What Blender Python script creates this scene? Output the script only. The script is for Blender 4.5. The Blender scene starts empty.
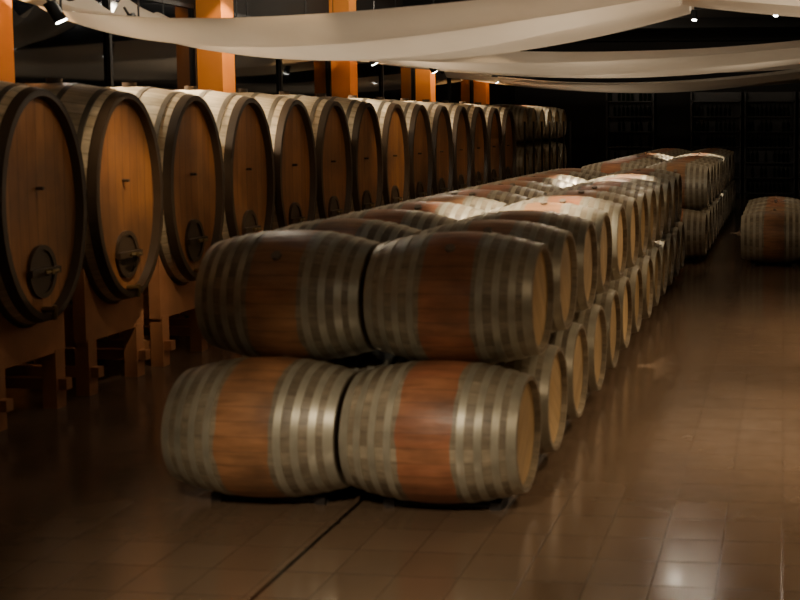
import bpy, bmesh, math, random
from mathutils import Vector, Matrix
random.seed(4)
C = bpy.context.scene.collection

# ------------------------------------------------------------------ materials
def new_mat(name):
    m = bpy.data.materials.new(name); m.use_nodes = True
    nt = m.node_tree
    return m, nt, nt.nodes['Principled BSDF']

def N(nt, t, **kw):
    n = nt.nodes.new(t)
    for k, v in kw.items(): setattr(n, k, v)
    return n

def math_node(nt, op, a, b=None, clamp=False):
    n = N(nt, 'ShaderNodeMath', operation=op); n.use_clamp = clamp
    for i, v in enumerate((a, b)):
        if v is None: continue
        if isinstance(v, (int, float)): n.inputs[i].default_value = v
        else: nt.links.new(v, n.inputs[i])
    return n.outputs[0]

def mix(nt, fac, a, b, blend='MIX'):
    n = N(nt, 'ShaderNodeMix', data_type='RGBA', blend_type=blend)
    for idx, v in ((0, fac), (6, a), (7, b)):
        if isinstance(v, (int, float)): n.inputs[idx].default_value = v
        elif isinstance(v, tuple): n.inputs[idx].default_value = (*v, 1)
        else: nt.links.new(v, n.inputs[idx])
    return n.outputs[2]

def simple(name, col, rough=.5, metal=0, noise=0.25, scale=8, emit=None, estr=0):
    m, nt, b = new_mat(name)
    tc = N(nt, 'ShaderNodeTexCoord')
    nz = N(nt, 'ShaderNodeTexNoise'); nz.inputs['Scale'].default_value = scale; nz.inputs['Detail'].default_value = 5
    nt.links.new(tc.outputs['Object'], nz.inputs['Vector'])
    dark = tuple(c * (1 - noise) for c in col); lite = tuple(min(1, c * (1 + noise)) for c in col)
    nt.links.new(mix(nt, nz.outputs['Fac'], dark, lite), b.inputs['Base Color'])
    b.inputs['Roughness'].default_value = rough; b.inputs['Metallic'].default_value = metal
    if emit:
        b.inputs['Emission Color'].default_value = (*emit, 1); b.inputs['Emission Strength'].default_value = estr
    return m

def grime(nt, tc, col, scale, amt, oi):
    """large soft dirt blotches, different on every object"""
    ng = N(nt, 'ShaderNodeTexNoise', noise_dimensions='4D'); ng.inputs['Scale'].default_value = scale; ng.inputs['Detail'].default_value = 4
    nt.links.new(tc.outputs['Object'], ng.inputs['Vector'])
    nt.links.new(math_node(nt, 'MULTIPLY', oi.outputs['Random'], 37.0), ng.inputs['W'])
    r = N(nt, 'ShaderNodeMapRange'); r.inputs[1].default_value = .42; r.inputs[2].default_value = .68
    nt.links.new(ng.outputs['Fac'], r.inputs[0])
    return mix(nt, math_node(nt, 'MULTIPLY', r.outputs[0], amt), col, (.045, .03, .02))

def stave_mat(name, base, alt, line, nst, kz=1.0, band=None, bandhalf=.14, rough=.5, lineamt=.8, dirt=.5):
    m, nt, b = new_mat(name)
    tc = N(nt, 'ShaderNodeTexCoord'); sp = N(nt, 'ShaderNodeSeparateXYZ')
    nt.links.new(tc.outputs['Object'], sp.inputs[0])
    zz = math_node(nt, 'DIVIDE', sp.outputs['Z'], kz)
    ang = math_node(nt, 'ARCTAN2', zz, sp.outputs['Y'])
    t = math_node(nt, 'MULTIPLY', math_node(nt, 'ADD', ang, math.pi), nst / (2 * math.pi))
    fr = math_node(nt, 'FRACT', t)
    d = math_node(nt, 'ABSOLUTE', math_node(nt, 'SUBTRACT', fr, .5))
    ln = math_node(nt, 'GREATER_THAN', d, .46)
    cell = math_node(nt, 'FLOOR', t)
    oi = N(nt, 'ShaderNodeObjectInfo')
    wn = N(nt, 'ShaderNodeTexWhiteNoise', noise_dimensions='2D')
    cmb = N(nt, 'ShaderNodeCombineXYZ'); nt.links.new(cell, cmb.inputs[0]); nt.links.new(oi.outputs['Random'], cmb.inputs[1])
    nt.links.new(cmb.outputs[0], wn.inputs['Vector'])
    nz = N(nt, 'ShaderNodeTexNoise'); nz.inputs['Scale'].default_value = 5; nz.inputs['Detail'].default_value = 8
    mp = N(nt, 'ShaderNodeMapping'); mp.inputs['Scale'].default_value = (1, 6, 6)
    nt.links.new(tc.outputs['Object'], mp.inputs[0]); nt.links.new(mp.outputs[0], nz.inputs['Vector'])
    col = mix(nt, wn.outputs['Value'], base, alt)
    if band:
        nb = N(nt, 'ShaderNodeTexNoise'); nb.inputs['Scale'].default_value = 5
        nt.links.new(tc.outputs['Object'], nb.inputs['Vector'])
        ax = math_node(nt, 'ABSOLUTE', sp.outputs['X'])
        ax = math_node(nt, 'ADD', ax, math_node(nt, 'MULTIPLY', math_node(nt, 'SUBTRACT', nb.outputs['Fac'], .5), .05))
        mk = math_node(nt, 'LESS_THAN', ax, bandhalf)
        bc = mix(nt, nb.outputs['Fac'], band[0], band[1])
        bc = mix(nt, math_node(nt, 'MULTIPLY', oi.outputs['Random'], .8), bc, band[2])
        bc = mix(nt, math_node(nt, 'MULTIPLY', wn.outputs['Value'], .25), bc, band[2])
        col = mix(nt, mk, col, bc)
    col = mix(nt, .8, col, mix(nt, nz.outputs['Fac'], (.25, .25, .25), (1.7, 1.7, 1.7)), 'MULTIPLY')
    col = grime(nt, tc, col, 3.2, dirt, oi)
    col = mix(nt, math_node(nt, 'MULTIPLY', ln, lineamt), col, line)
    nt.links.new(col, b.inputs['Base Color'])
    b.inputs['Roughness'].default_value = rough
    bp = N(nt, 'ShaderNodeBump'); bp.inputs['Strength'].default_value = .3; bp.inputs['Distance'].default_value = .01
    nt.links.new(nz.outputs['Fac'], bp.inputs['Height']); nt.links.new(bp.outputs[0], b.inputs['Normal'])
    return m

def head_mat(name, base, alt, line, w, rough=.5, vary=0.0, dirt=.5, dscale=2.0):
    m, nt, b = new_mat(name)
    tc = N(nt, 'ShaderNodeTexCoord'); sp = N(nt, 'ShaderNodeSeparateXYZ')
    nt.links.new(tc.outputs['Object'], sp.inputs[0])
    t = math_node(nt, 'DIVIDE', math_node(nt, 'ADD', sp.outputs['Y'], 10), w)
    fr = math_node(nt, 'FRACT', t)
    ln = math_node(nt, 'GREATER_THAN', math_node(nt, 'ABSOLUTE', math_node(nt, 'SUBTRACT', fr, .5)), .465)
    oi = N(nt, 'ShaderNodeObjectInfo')
    wn = N(nt, 'ShaderNodeTexWhiteNoise', noise_dimensions='2D')
    cmb = N(nt, 'ShaderNodeCombineXYZ'); nt.links.new(math_node(nt, 'FLOOR', t), cmb.inputs[0]); nt.links.new(oi.outputs['Random'], cmb.inputs[1])
    nt.links.new(cmb.outputs[0], wn.inputs['Vector'])
    nz = N(nt, 'ShaderNodeTexNoise'); nz.inputs['Scale'].default_value = 4; nz.inputs['Detail'].default_value = 8
    mp = N(nt, 'ShaderNodeMapping'); mp.inputs['Scale'].default_value = (3, 6, .8)
    nt.links.new(tc.outputs['Object'], mp.inputs[0]); nt.links.new(mp.outputs[0], nz.inputs['Vector'])
    col = mix(nt, wn.outputs['Value'], base, alt)
    col = mix(nt, .7, col, mix(nt, nz.outputs['Fac'], (.45, .42, .4), (1.5, 1.5, 1.5)), 'MULTIPLY')
    if vary:
        col = mix(nt, math_node(nt, 'MULTIPLY', oi.outputs['Random'], vary), col, tuple(c*.35 for c in base))
    col = grime(nt, tc, col, dscale, dirt, oi)
    col = mix(nt, math_node(nt, 'MULTIPLY', ln, .5), col, line)
    nt.links.new(col, b.inputs['Base Color']); b.inputs['Roughness'].default_value = rough
    return m

M_barrel = stave_mat('barrel_oak', (.21, .17, .115), (.34, .285, .20), (.05, .035, .025), 30,
                     band=((.27, .08, .045), (.46, .18, .085), (.34, .19, .085)), bandhalf=.145, rough=.42, lineamt=.4, dirt=.55)
M_bhead = head_mat('barrel_head_oak', (.50, .33, .14), (.62, .43, .20), (.12, .07, .03), .085, vary=.5, dirt=.35)
M_zinc = simple('galvanised_hoop', (.40, .37, .285), .42, .45, .45, 9)
M_cask = stave_mat('cask_oak', (.50, .40, .26), (.68, .57, .40), (.08, .055, .03), 44, kz=1.74, rough=.4, lineamt=.4, dirt=.2)
M_chead = head_mat('cask_head_oak', (.30, .12, .036), (.43, .185, .058), (.06, .025, .01), .1, .4, vary=.3, dirt=.55, dscale=1.6)
M_rim = simple('cask_rim_oak', (.055, .036, .022), .4, 0, .3, 6)
M_iron = simple('dark_iron_hoop', (.18, .155, .12), .42, .5, .3, 10)
M_brass = simple('brass', (.22, .16, .07), .4, .8, .15)
M_stand = simple('stand_pine', (.42, .19, .085), .55, 0, .35, 5)
M_rail = simple('rack_steel', (.035, .03, .028), .5, .4, .2)
M_bung = simple('bung', (.2, .16, .12), .6)
M_colm = simple('column_orange_plaster', (.84, .31, .05), .7, 0, .12, 3)
M_wall = simple('dark_wall_plaster', (.012, .010, .009), .8, 0, .3, 2)
M_ceil = simple('ceiling_black', (.006, .0055, .005), .9, 0, .3, 2)
M_frame = simple('window_frame_steel', (.007, .007, .008), .5, .2)
M_shelf = simple('shelf_wood', (.04, .034, .03), .5, 0, .3, 4)
M_bottle = simple('bottle_glass', (.012, .022, .012), .12, 0, .2)
M_can = simple('lamp_can', (.03, .03, .03), .4, .6)
M_lit = simple('lamp_lens', (1, 1, 1), .3, 0, 0, emit=(1, .95, .85), estr=40)
M_cable = simple('hanging_cable', (.02, .02, .02), .5, .5)

def glass_mat():
    m, nt, b = new_mat('window_night_glass')
    nz = N(nt, 'ShaderNodeTexNoise'); nz.inputs['Scale'].default_value = 1.3
    nt.links.new(mix(nt, nz.outputs['Fac'], (.002, .003, .005), (.006, .007, .010)), b.inputs['Base Color'])
    b.inputs['Roughness'].default_value = .05
    return m
M_glass = glass_mat()

def fabric_mat():
    m, nt, b = new_mat('drape_fabric')
    out = nt.nodes['Material Output']
    tc = N(nt, 'ShaderNodeTexCoord')
    nz = N(nt, 'ShaderNodeTexNoise'); nz.inputs['Scale'].default_value = 1.2; nz.inputs['Detail'].default_value = 4
    nt.links.new(tc.outputs['Object'], nz.inputs['Vector'])
    col = mix(nt, nz.outputs['Fac'], (.68, .56, .43), (.87, .77, .64))
    d = N(nt, 'ShaderNodeBsdfDiffuse'); t = N(nt, 'ShaderNodeBsdfTranslucent'); mx = N(nt, 'ShaderNodeMixShader')
    nt.links.new(col, d.inputs[0]); nt.links.new(col, t.inputs[0])
    mx.inputs[0].default_value = .4
    nt.links.new(d.outputs[0], mx.inputs[1]); nt.links.new(t.outputs[0], mx.inputs[2])
    nt.links.new(mx.outputs[0], out.inputs['Surface'])
    return m
M_fab = fabric_mat()

def floor_mat():
    m, nt, b = new_mat('glazed_floor_tile')
    tc = N(nt, 'ShaderNodeTexCoord')
    br = N(nt, 'ShaderNodeTexBrick'); br.offset = 0
    br.inputs['Scale'].default_value = 1; br.inputs['Brick Width'].default_value = .3; br.inputs['Row Height'].default_value = .3
    br.inputs['Mortar Size'].default_value = .005; br.inputs['Mortar Smooth'].default_value = .4
    br.inputs['Color1'].default_value = (.125, .083, .054, 1); br.inputs['Color2'].default_value = (.145, .098, .065, 1)
    br.inputs['Mortar'].default_value = (.092, .06, .04, 1)
    nt.links.new(tc.outputs['Object'], br.inputs['Vector'])
    nz = N(nt, 'ShaderNodeTexNoise'); nz.inputs['Scale'].default_value = .9; nz.inputs['Detail'].default_value = 8
    nt.links.new(tc.outputs['Object'], nz.inputs['Vector'])
    col = mix(nt, .7, br.outputs['Color'], mix(nt, nz.outputs['Fac'], (.4, .4, .4), (1.6, 1.57, 1.53)), 'MULTIPLY')
    sp = N(nt, 'ShaderNodeSeparateXYZ'); nt.links.new(tc.outputs['Object'], sp.inputs[0])
    j = math_node(nt, 'LESS_THAN', math_node(nt, 'ABSOLUTE', math_node(nt, 'ADD', sp.outputs['X'], 2.35)), .012)
    col = mix(nt, j, col, (.004, .003, .003))
    nt.links.new(col, b.inputs['Base Color'])
    n2 = N(nt, 'ShaderNodeTexNoise'); n2.inputs['Scale'].default_value = 7; n2.inputs['Detail'].default_value = 4
    nt.links.new(tc.outputs['Object'], n2.inputs['Vector'])
    rr = N(nt, 'ShaderNodeMapRange'); rr.inputs[1].default_value = .3; rr.inputs[2].default_value = .7
    rr.inputs[3].default_value = .13; rr.inputs[4].default_value = .22
    nt.links.new(n2.outputs['Fac'], rr.inputs[0]); nt.links.new(rr.outputs[0], b.inputs['Roughness'])
    b.inputs['Specular IOR Level'].default_value = .8
    bp = N(nt, 'ShaderNodeBump'); bp.inputs['Strength'].default_value = .3; bp.inputs['Distance'].default_value = .005
    h = math_node(nt, 'SUBTRACT', math_node(nt, 'MULTIPLY', n2.outputs['Fac'], .6), math_node(nt, 'MULTIPLY', br.outputs['Fac'], .5))
    nt.links.new(h, bp.inputs['Height']); nt.links.new(bp.outputs[0], b.inputs['Normal'])
    return m
M_floor = floor_mat()

# ------------------------------------------------------------------ mesh helpers
class MB:
    def __init__(s, mats): s.bm = bmesh.new(); s.mats = mats
    def mi(s, m): return s.mats.index(m)
    def lathe(s, prof, seg, mats, kz=1.0, closed=False, origin=(0, 0, 0)):
        o = Vector(origin); rings = []
        for p in prof:
            x, ry = p[0], p[1]; rz = p[2] if len(p) > 2 else ry * kz
            if ry < 1e-6: rings.append([s.bm.verts.new(o + Vector((x, 0, 0)))])
            else: rings.append([s.bm.verts.new(o + Vector((x, ry * math.cos(2*math.pi*i/seg), rz * math.sin(2*math.pi*i/seg)))) for i in range(seg)])
        n = len(rings); spans = n if closed else n - 1
        for k in range(spans):
            a, b = rings[k], rings[(k+1) % n]
            m = mats[k] if isinstance(mats, list) else mats
            for i in range(seg):
                j = (i+1) % seg
                if len(a) == 1: f = s.bm.faces.new((a[0], b[j], b[i]))
                elif len(b) == 1: f = s.bm.faces.new((a[i], a[j], b[0]))
                else: f = s.bm.faces.new((a[i], a[j], b[j], b[i]))
                f.material_index = s.mi(m); f.smooth = True
    def box(s, lo, hi, m):
        x0, y0, z0 = lo; x1, y1, z1 = hi
        v = [s.bm.verts.new(p) for p in ((x0,y0,z0),(x1,y0,z0),(x1,y1,z0),(x0,y1,z0),(x0,y0,z1),(x1,y0,z1),(x1,y1,z1),(x0,y1,z1))]
        for q in ((0,3,2,1),(4,5,6,7),(0,1,5,4),(1,2,6,5),(2,3,7,6),(3,0,4,7)):
            f = s.bm.faces.new([v[i] for i in q]); f.material_index = s.mi(m)
    def cyl(s, c, axis, r, l, m, seg=16, r2=None):
        rot = Vector((0,0,1)).rotation_difference(Vector(axis)).to_matrix().to_4x4()
        g = bmesh.ops.create_cone(s.bm, cap_ends=True, segments=seg, radius1=r, radius2=r if r2 is None else r2, depth=l,
                                  matrix=Matrix.Translation(c) @ rot)
        for f in {f for v in g['verts'] for f in v.link_faces}:
            f.material_index = s.mi(m)
            f.smooth = len(f.verts) == 4
    def mesh(s, name):
        bmesh.ops.recalc_face_normals(s.bm, faces=s.bm.faces)
        me = bpy.data.meshes.new(name); s.bm.to_mesh(me); s.bm.free()
        for m in s.mats: me.materials.append(m)
        try: me.set_sharp_from_angle(angle=math.radians(35))
        except Exception: pass
        return me

def place(name, me, loc=(0,0,0), rot=(0,0,0)):
    o = bpy.data.objects.new(name, me); o.location = loc; o.rotation_euler = rot; C.objects.link(o); return o

# ------------------------------------------------------------------ wine barrel
BL, BR = .48, .388
def br_(x): return BR - .078 * (abs(x)/BL)**2
def build_barrel():
    b = MB([M_barrel, M_bhead, M_zinc, M_bung])
    xs = [-BL + 2*BL*i/20 for i in range(21)]
    prof = [(-BL+.035, 0), (-BL+.035, br_(BL)-.026), (-BL, br_(BL)-.02)] + [(x, br_(x)) for x in xs] + \
           [(BL, br_(BL)-.02), (BL-.035, br_(BL)-.026), (BL-.035, 0)]
    mats = [M_bhead] + [M_barrel]*(len(prof)-3) + [M_bhead]
    b.lathe(prof, 48, mats)
    for c, w in ((.453, .05), (.372, .040), (.285, .040), (.195, .040)):
        for s in (-1, 1):
            x0, x1 = s*c - w/2, s*c + w/2
            b.lathe([(x0, br_(x0)-.003), (x0, br_(x0)+.004), (x1, br_(x1)+.004), (x1, br_(x1)-.003)], 48, M_zinc, closed=True)
    b.cyl((0, 0, BR+.004), (0,0,1), .028, .02, M_bung)
    return b.mesh('wine_barrel')
ME_barrel = build_barrel()

SP = .795
RAIL = .045
ZB = RAIL + br_(.30) + .012
ZT = ZB + math.sqrt((2*BR+.010)**2 - (SP/2)**2) + .004
XR = -1.38
cols = [XR - BL, XR - BL*2 - .035 - BL]
def stack(y0, n, dx, ncols=2):
    for t in range(2):
        for i in range(n if t == 0 else n-1):
            for c in cols[:ncols]:
                j = (random.random()-.5)*.02
                place('wine_barrel', ME_barrel, (c+dx+j, y0+i*SP + t*SP/2, ZT if t else ZB),
                      (random.choice((-1,1))*random.uniform(.5,1.0) if (i < 3) else random.uniform(-.5,.5), 0, 0))
    for c in cols[:ncols]:
        rb = MB([M_rail])
        for s in (-.30, .30):
            rb.box((c+dx+s-.03, y0-.08, 0), (c+dx+s+.03, y0+(n-1)*SP+.20, RAIL), M_rail)
        for i in range(n):
            rb.box((c+dx-.34, y0+i*SP-.05, 0.0), (c+dx+.34, y0+i*SP+.05, .02), M_rail)
        place('barrel_rack', rb.mesh('barrel_rack'))
stack(6.10, 13, 0)
stack(17.2, 13, .22)

# low row of barrels across the aisle in the distance
for c in (-.15, .85, 1.85, 2.85):
    for i in range(5):
        place('wine_barrel', ME_barrel, (c, 16.9+i*SP, ZB), (random.uniform(-.5,.5), 0, 0))
    rb = MB([M_rail])
    for s in (-.30, .30): rb.box((c+s-.03, 16.7, 0), (c+s+.03, 16.9+4*SP+.2, RAIL), M_rail)
    place('barrel_rack', rb.mesh('barrel_rack'))

# ------------------------------------------------------------------ big oval casks
CL, CA, KZ = .62, .515, 1.74
def cr(x): return CA - .05*(abs(x)/CL)**2
def build_cask():
    b = MB([M_cask, M_chead, M_iron, M_rim, M_brass])
    xs = [-CL + 2*CL*i/20 for i in range(21)]
    e = cr(CL)
    prof = [(-CL+.06, 0), (-CL+.06, e-.05, e*KZ-.05), (-CL, e-.04, e*KZ-.04)] + [(x, cr(x), cr(x)*KZ) for x in xs] + \
           [(CL, e-.04, e*KZ-.04), (CL-.06, e-.05, e*KZ-.05), (CL-.075, 0)]
    mats = [M_chead, M_rim] + [M_rim] + [M_cask]*20 + [M_rim, M_rim, M_chead]
    b.lathe(prof, 72, mats)
    for c, w, mm in ((.585, .07, M_rim), (.46, .045, M_iron), (.20, .045, M_iron)):
        for s in (-1, 1):
            x0, x1 = s*c-w/2, s*c+w/2
            b.lathe([(x0, cr(x0)-.004, cr(x0)*KZ-.004), (x0, cr(x0)+.006, cr(x0)*KZ+.006),
                     (x1, cr(x1)+.006, cr(x1)*KZ+.006), (x1, cr(x1)-.004, cr(x1)*KZ-.004)], 72, mm, closed=True)
    hx = CL-.07
    zc = -.47
    b.lathe([(hx-.02, .15, .19), (hx+.03, .15, .19), (hx+.03, .115, .155), (hx+.018, .115, .155), (hx+.018, 0)], 32, M_rim, origin=(0,0,zc))
    b.box((hx+.02, -.16, zc-.025), (hx+.055, .16, zc+.025), M_rim)
    b.cyl((hx+.06, 0, zc), (1,0,0), .018, .09, M_brass)
    b.cyl((hx+.09, 0, zc), (0,1,0), .012, .14, M_brass)
    b.cyl((hx+.05, 0, -.74), (1,0,0), .022, .13, M_brass)
    b.cyl((hx+.10, 0, -.76), (0,0,1), .016, .10, M_brass)
    b.cyl((hx+.02, 0, .12), (1,0,0), .012, .06, M_rim)
    b.cyl((0, 0, CA*KZ+.01), (0,0,1), .06, .05, M_rim)
    return b.mesh('oak_cask')
ME_cask = build_cask()
ZC = 1.53
def build_stand():
    b = MB([M_stand])
    for sx in (-.40, .40):
        a, h = cr(.40)+.012, cr(.40)*KZ+.012
        n = 20; ys = [-.40 + .8*i/n for i in range(n+1)]
        for i in range(n):
            y0, y1 = ys[i], ys[i+1]
            z0 = ZC - h*math.sqrt(1-(y0/a)**2); z1 = ZC - h*math.sqrt(1-(y1/a)**2)
            v = []
            for x in (sx-.05, sx+.05):
                v += [b.bm.verts.new((x, y0, .42)), b.bm.verts.new((x, y1, .42)), b.bm.verts.new((x, y1, max(z1,.43))), b.bm.verts.new((x, y0, max(z0,.43)))]
            for q in ((0,1,2,3),(7,6,5,4),(3,2,6,7),(0,4,5,1)): b.bm.faces.new([v[k] for k in q])
            if i == 0: b.bm.faces.new([v[k] for k in (0,3,7,4)])
            if i == n-1: b.bm.faces.new([v[k] for k in (1,5,6,2)])
        for sy in (-.33, .33):
            b.box((sx-.055, sy-.055, 0), (sx+.055, sy+.055, .44), M_stand)
    for sy in (-.33, .33): b.box((-.52, sy-.035, .14), (.52, sy+.035, .22), M_stand)
    return b.mesh('cask_stand')
ME_stand = build_stand()
CX = -5.17 - CL
for i in range(-2, 14):
    y = 7.6 + 1.06*i
    place('oak_cask', ME_cask, (CX, y, ZC)); place('cask_stand', ME_stand, (CX, y, 0))

# far block of barrels near the left wall, three tiers on steel racks
yb = 22.9
TS = 2*BR+.04
for t in range(3):
    for i in range(6):
        place('wine_barrel', ME_barrel, (-5.7, yb+i*.81, BR+.04 + t*TS), (random.uniform(-.4,.4), 0, 0))
rb = MB([M_rail])
for t in range(3):
    z = t*TS
    for s in (-.12, .12): rb.box((-5.7+s-.015, yb-.38, z), (-5.7+s+.015, yb+5*.81+.38, z+.03), M_rail)
for sx in (-.55, .55):
    for i in range(7):
        yy = yb - .405 + i*.81
        rb.box((-5.7+sx-.02, yy-.012, 0), (-5.7+sx+.02, yy+.012, 2.1), M_rail)
place('barrel_rack', rb.mesh('barrel_rack_tall'))

# ------------------------------------------------------------------ room
X0, X1, Y0, Y1, H = -7.6, 8.0, -4.0, 32.0, 4.5
def box_obj(name, lo, hi, m):
    b = MB([m]); b.box(lo, hi, m); return place(name, b.mesh(name))
box_obj('floor', (X0-.2, Y0-.2, -.1), (X1+.2, Y1+.2, 0), M_floor)
box_obj('ceiling', (X0-.2, Y0-.2, H), (X1+.2, Y1+.2, H+.1), M_ceil)
box_obj('wall_left', (X0-.2, Y0, 0), (X0, Y1, H), M_wall)
box_obj('wall_right', (X1, Y0, 0), (X1+.2, Y1, H), M_wall)
box_obj('wall_back', (X0-.2, Y1, 0), (X1+.2, Y1+.2, H), M_wall)
box_obj('wall_front', (X0-.2, Y0-.2, 0), (X1+.2, Y0, H), M_wall)
for k in range(8): box_obj('ceiling_beam', (X0, .5+4.4*k, H-.22), (X1, .7+4.4*k, H), M_ceil)

colY = [1.3, 5.7, 10.1, 14.5, 18.9, 23.3, 27.7]
for y in colY:
    b = MB([M_colm]); b.box((X0, y-.17, 0), (X0+.34, y+.17, H), M_colm)
    b.box((X0, y-.21, 0), (X0+.38, y+.21, .12), M_colm)
    place('pillar', b.mesh('pillar'))
for k in range(len(colY)-1):
    y0, y1 = colY[k]+.3, colY[k+1]-.3
    b = MB([M_frame, M_glass])
    b.box((X0, y0, .9), (X0+.03, y1, 3.6), M_glass)
    for z in (.9, 3.55): b.box((X0, y0, z), (X0+.07, y1, z+.05), M_frame)
    for i in range(3):
        yy = y0 + (y1-y0-.05)*i/2
        b.box((X0, yy, .9), (X0+.07, yy+.05, 3.6), M_frame)
    place('window_%d' % (k+1), b.mesh('window'))

def bottle(b, x, y, z):
    b.cyl((x, y, z+.11), (0,0,1), .038, .22, M_bottle, 8)
    b.cyl((x, y, z+.24), (0,0,1), .036, .04, M_bottle, 8, .014)
    b.cyl((x, y, z+.29), (0,0,1), .014, .08, M_bottle, 8)
def shelf(x0, x1, h, z_step=.42):
    b = MB([M_shelf, M_bottle]); y0 = Y1-.4; y1 = Y1-.02
    b.box((x0, y0, 0), (x0+.05, y1, h), M_shelf); b.box((x1-.05, y0, 0), (x1, y1, h), M_shelf)
    b.box((x0, y1-.02, 0), (x1, y1, h), M_shelf)
    z = .1
    while z < h:
        b.box((x0, y0, z), (x1, y1, z+.035), M_shelf)
        if z + .4 < h:
            x = x0+.12
            while x < x1-.1:
                if random.random() < .85: bottle(b, x, y0+.12, z+.035)
                x += .12
        z += z_step
    place('bottle_shelf', b.mesh('bottle_shelf'))
shelf(-4.95, -3.6, 3.1)
x = -2.6
for k in range(7): shelf(x, x+1.4, 2.9); x += 1.48

# ------------------------------------------------------------------ draped ceiling fabric
def drape(x0, x1, y0, y1, za, sag, phase=0, skew=0.0, zy=0.0, gat=.35, pw=1.0, rise=0.0):
    b = MB([M_fab, M_cable]); nu, nv = 64, 40; g = []
    for i in range(nu+1):
        u = i/nu; row = []
        up = u**pw
        for j in range(nv+1):
            v = j/nv
            s = 4*up*(1-up)
            gather = abs(2*u-1)**2.5
            yc = (y0+y1)/2
            hw = (y1-y0)/2 * (1-gat*gather)
            y = yc + (2*v-1)*hw + skew*(u-.5)
            z = za + rise*u - sag*s + .07*math.sin(v*9*math.pi+phase)*gather + .06*math.sin(v*6*math.pi+phase+u*3) \
                - .12*s*math.sin(math.pi*v) + zy*(v-.5)
            row.append(b.bm.verts.new((x0+(x1-x0)*u, y, z)))
        g.append(row)
    for i in range(nu):
        for j in range(nv):
            f = b.bm.faces.new((g[i][j], g[i+1][j], g[i+1][j+1], g[i][j+1])); f.smooth = True
    for i, xx in ((0, x0), (nu, x1)):
        for j in (0, nv//2, nv):
            c = g[i][j].co
            b.cyl((c.x, c.y, (c.z+H)/2), (0,0,1), .006, H-c.z, M_cable, 6)
    place('ceiling_drape', b.mesh('ceiling_drape'))
drape(-7.1, -1.0, 9.1, 13.4, 3.33, .42, 0, pw=.8)
drape(-7.4, .9, 14.8, 22.0, 3.25, .24, 1.5, gat=.15)
drape(-1.0, 6.5, 8.6, 12.6, 3.36, .18, 2.2)
drape(.9, 7.4, 15.0, 22.0, 3.25, .24, .7)
drape(-7.4, .5, 23.6, 29.0, 3.18, .25, 2.9)
drape(-7.1, -1.6, 2.6, 6.6, 3.6, .30, 1.1)
drape(-1.4, 5, 3.2, 6.8, 3.6, .30, .3)

# ------------------------------------------------------------------ lamps
def aim(o, t):
    o.rotation_euler = (Vector(t) - o.location).to_track_quat('-Z', 'Y').to_euler()
def can_mesh():
    b = MB([M_can, M_lit])
    b.cyl((0,0,.09), (0,0,1), .055, .18, M_can, 20)
    b.cyl((0,0,-.004), (0,0,1), .048, .01, M_lit, 20)
    b.cyl((0,0,.21), (0,0,1), .012, .10, M_can, 8)
    return b.mesh('ceiling_spotlight')
ME_can = can_mesh()
G = 1.75
WARM = (1, .74, .46)
def spot(loc, target, power, angle=50, blend=.6, col=WARM, size=.06):
    par = bpy.data.objects.new('ceiling_spotlight', None); C.objects.link(par); par.location = loc
    can = place('can', ME_can); can.parent = par
    d = (Vector(target)-Vector(loc)).normalized()
    can.rotation_euler = d.to_track_quat('-Z', 'Y').to_euler()
    ld = bpy.data.lights.new('beam', 'SPOT'); ld.energy = power*G; ld.spot_size = math.radians(angle); ld.spot_blend = blend
    ld.color = col; ld.shadow_soft_size = size
    lo = bpy.data.objects.new('beam', ld); C.objects.link(lo); lo.parent = par
    lo.location = d*.02; lo.rotation_euler = can.rotation_euler
    b = MB([M_can]); top = H - loc[2]
    b.cyl((0,0,(top+.1)/2), (0,0,1), .01, max(.02, top-.1), M_can, 8); s = place('stem', b.mesh('stem')); s.parent = par

CREAM = (1, .82, .58)
# on the stack (in the gaps between drapes)
spot((-2.0, 7.9, 4.1), (-2.1, 9.1, 1.3), 800, 32, .6, CREAM)
spot((-2.1, 14.1, 4.1), (-2.15, 13.3, 1.4), 820, 29, .5, CREAM)
spot((-1.8, 22.8, 4.1), (-1.9, 22.2, 1.4), 600, 38, .7, CREAM)
# front of the stack
spot((-1.9, 2.0, 3.1), (-2.2, 5.1, 0), 310, 44, 1, CREAM)
# right aisle
spot((1.3, 7.6, 4.0), (1.0, 7.4, 0), 560, 84, 1)
spot((1.6, 11.5, 3.0), (1.0, 11.0, 0), 300, 120, 1)
spot((1.6, 2.0, 3.7), (.6, 4.6, 0), 190, 85, 1)
spot((3.0, 13.8, 3.2), (-1.2, 9.4, 1.0), 300, 34, .9)
# small pin spots glowing in the dark ceiling
for p in ((-3.6, 14.2, 4.25), (-.35, 13.6, 4.2), (-.9, 13.9, 4.2), (.3, 13.8, 4.2), (-.2, 23, 4.2), (-7.0, 8.3, 3.6), (.6, 23, 4.2), (-2.9, 22.8, 4.2), (-1.0, 14.0, 3.75), (-1.35, 14.1, 3.7)):
    spot(p, (p[0]+.2, p[1]-1.2, 2.6), 4, 60, .8)
# left aisle
spot((-3.9, 4.0, 3.4), (-3.6, 6.0, 0), 75, 80, 1)
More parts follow.
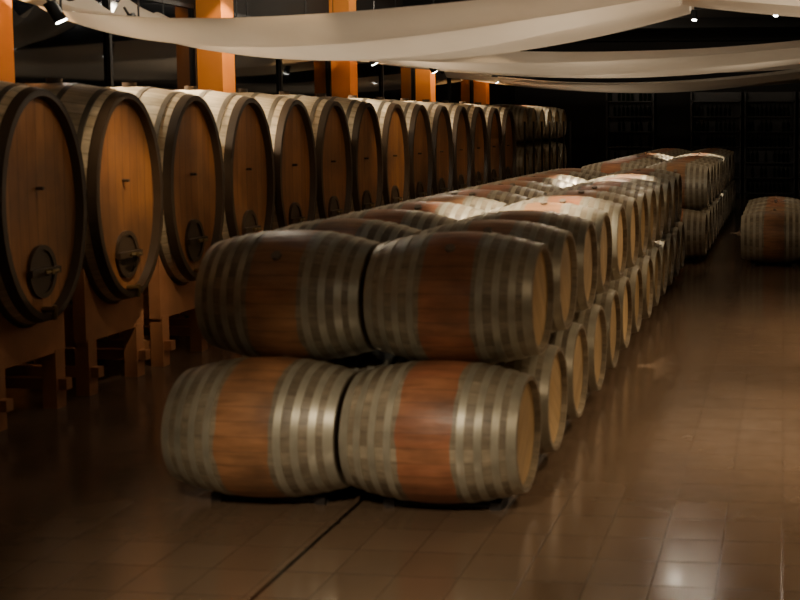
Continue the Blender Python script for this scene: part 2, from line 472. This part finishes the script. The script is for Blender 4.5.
# casks
spot((-3.6, 7.7, 3.6), (-5.3, 8.75, 1.45), 190, 27, .9)
spot((-3.6, 7.4, 3.6), (-5.3, 7.5, 1.5), 18, 36, .8)
for y, p in ((9.4, 75), (10.6, 170), (12.6, 90), (14.5, 100), (17.0, 90), (20., 90), (24.5, 260)):
    spot((-6.2, y, 2.95 if y > 20 else 2.98), (-5.75, y+.3, 2.0), p, 100, .7, CREAM)
for y, p in ((10.4, 50), (14.3, 75), (17.9, 75)):
    spot((-3.4, 14.2 if y > 12 else 8.2, 3.9), (-5.3, y+.6, 1.5), p*2, 34, .8)
# warm lights on pillars
for y in colY:
    ld = bpy.data.lights.new('pillar_lamp', 'SPOT'); ld.energy = 260; ld.color = (1, .6, .25); ld.spot_size = .9; ld.shadow_soft_size = .05
    o = bpy.data.objects.new('pillar_lamp', ld); C.objects.link(o); o.location = (X0+1.1, y-.35, 4.2); aim(o, (X0+.34, y, 2.7))
# added fill lights without fixtures, so the fabric glows from above
for x, y, p in ((-5.4, 11, 50), (-3.8, 11.6, 45), (-2.2, 11.2, 45), (-5.5, 17.5, 50), (-3.2, 19.5, 42), (-2.9, 16.6, 34), (-.6, 18.8, 34), (2.5, 10.5, 50), (.4, 10.6, 40), (3.0, 18, 50), (-4, 26, 30), (-4.5, 4.6, 10), (1.5, 5.0, 15)):
    ld = bpy.data.lights.new('fabric_fill', 'POINT'); ld.energy = p*G; ld.color = (1, .85, .65); ld.shadow_soft_size = .1
    o = bpy.data.objects.new('fabric_fill', ld); C.objects.link(o); o.location = (x, y, 4.1)

w = bpy.data.worlds.new('World'); bpy.context.scene.world = w; w.use_nodes = True
w.node_tree.nodes['Background'].inputs[0].default_value = (.02, .018, .016, 1)

# ------------------------------------------------------------------ camera
cd = bpy.data.cameras.new('camera'); cam = bpy.data.objects.new('camera', cd); C.objects.link(cam)
cd.sensor_width = 36; cd.lens = 1150*36/800
cd.shift_x = -270/800; cd.shift_y = -100/800
cam.location = (0, 0, 2.13)
cam.rotation_euler = (math.radians(90-3.98), 0, math.radians(5.71))
cd.clip_end = 200
cd.dof.use_dof = True; cd.dof.focus_distance = 26; cd.dof.aperture_fstop = 2.6
bpy.context.scene.camera = cam
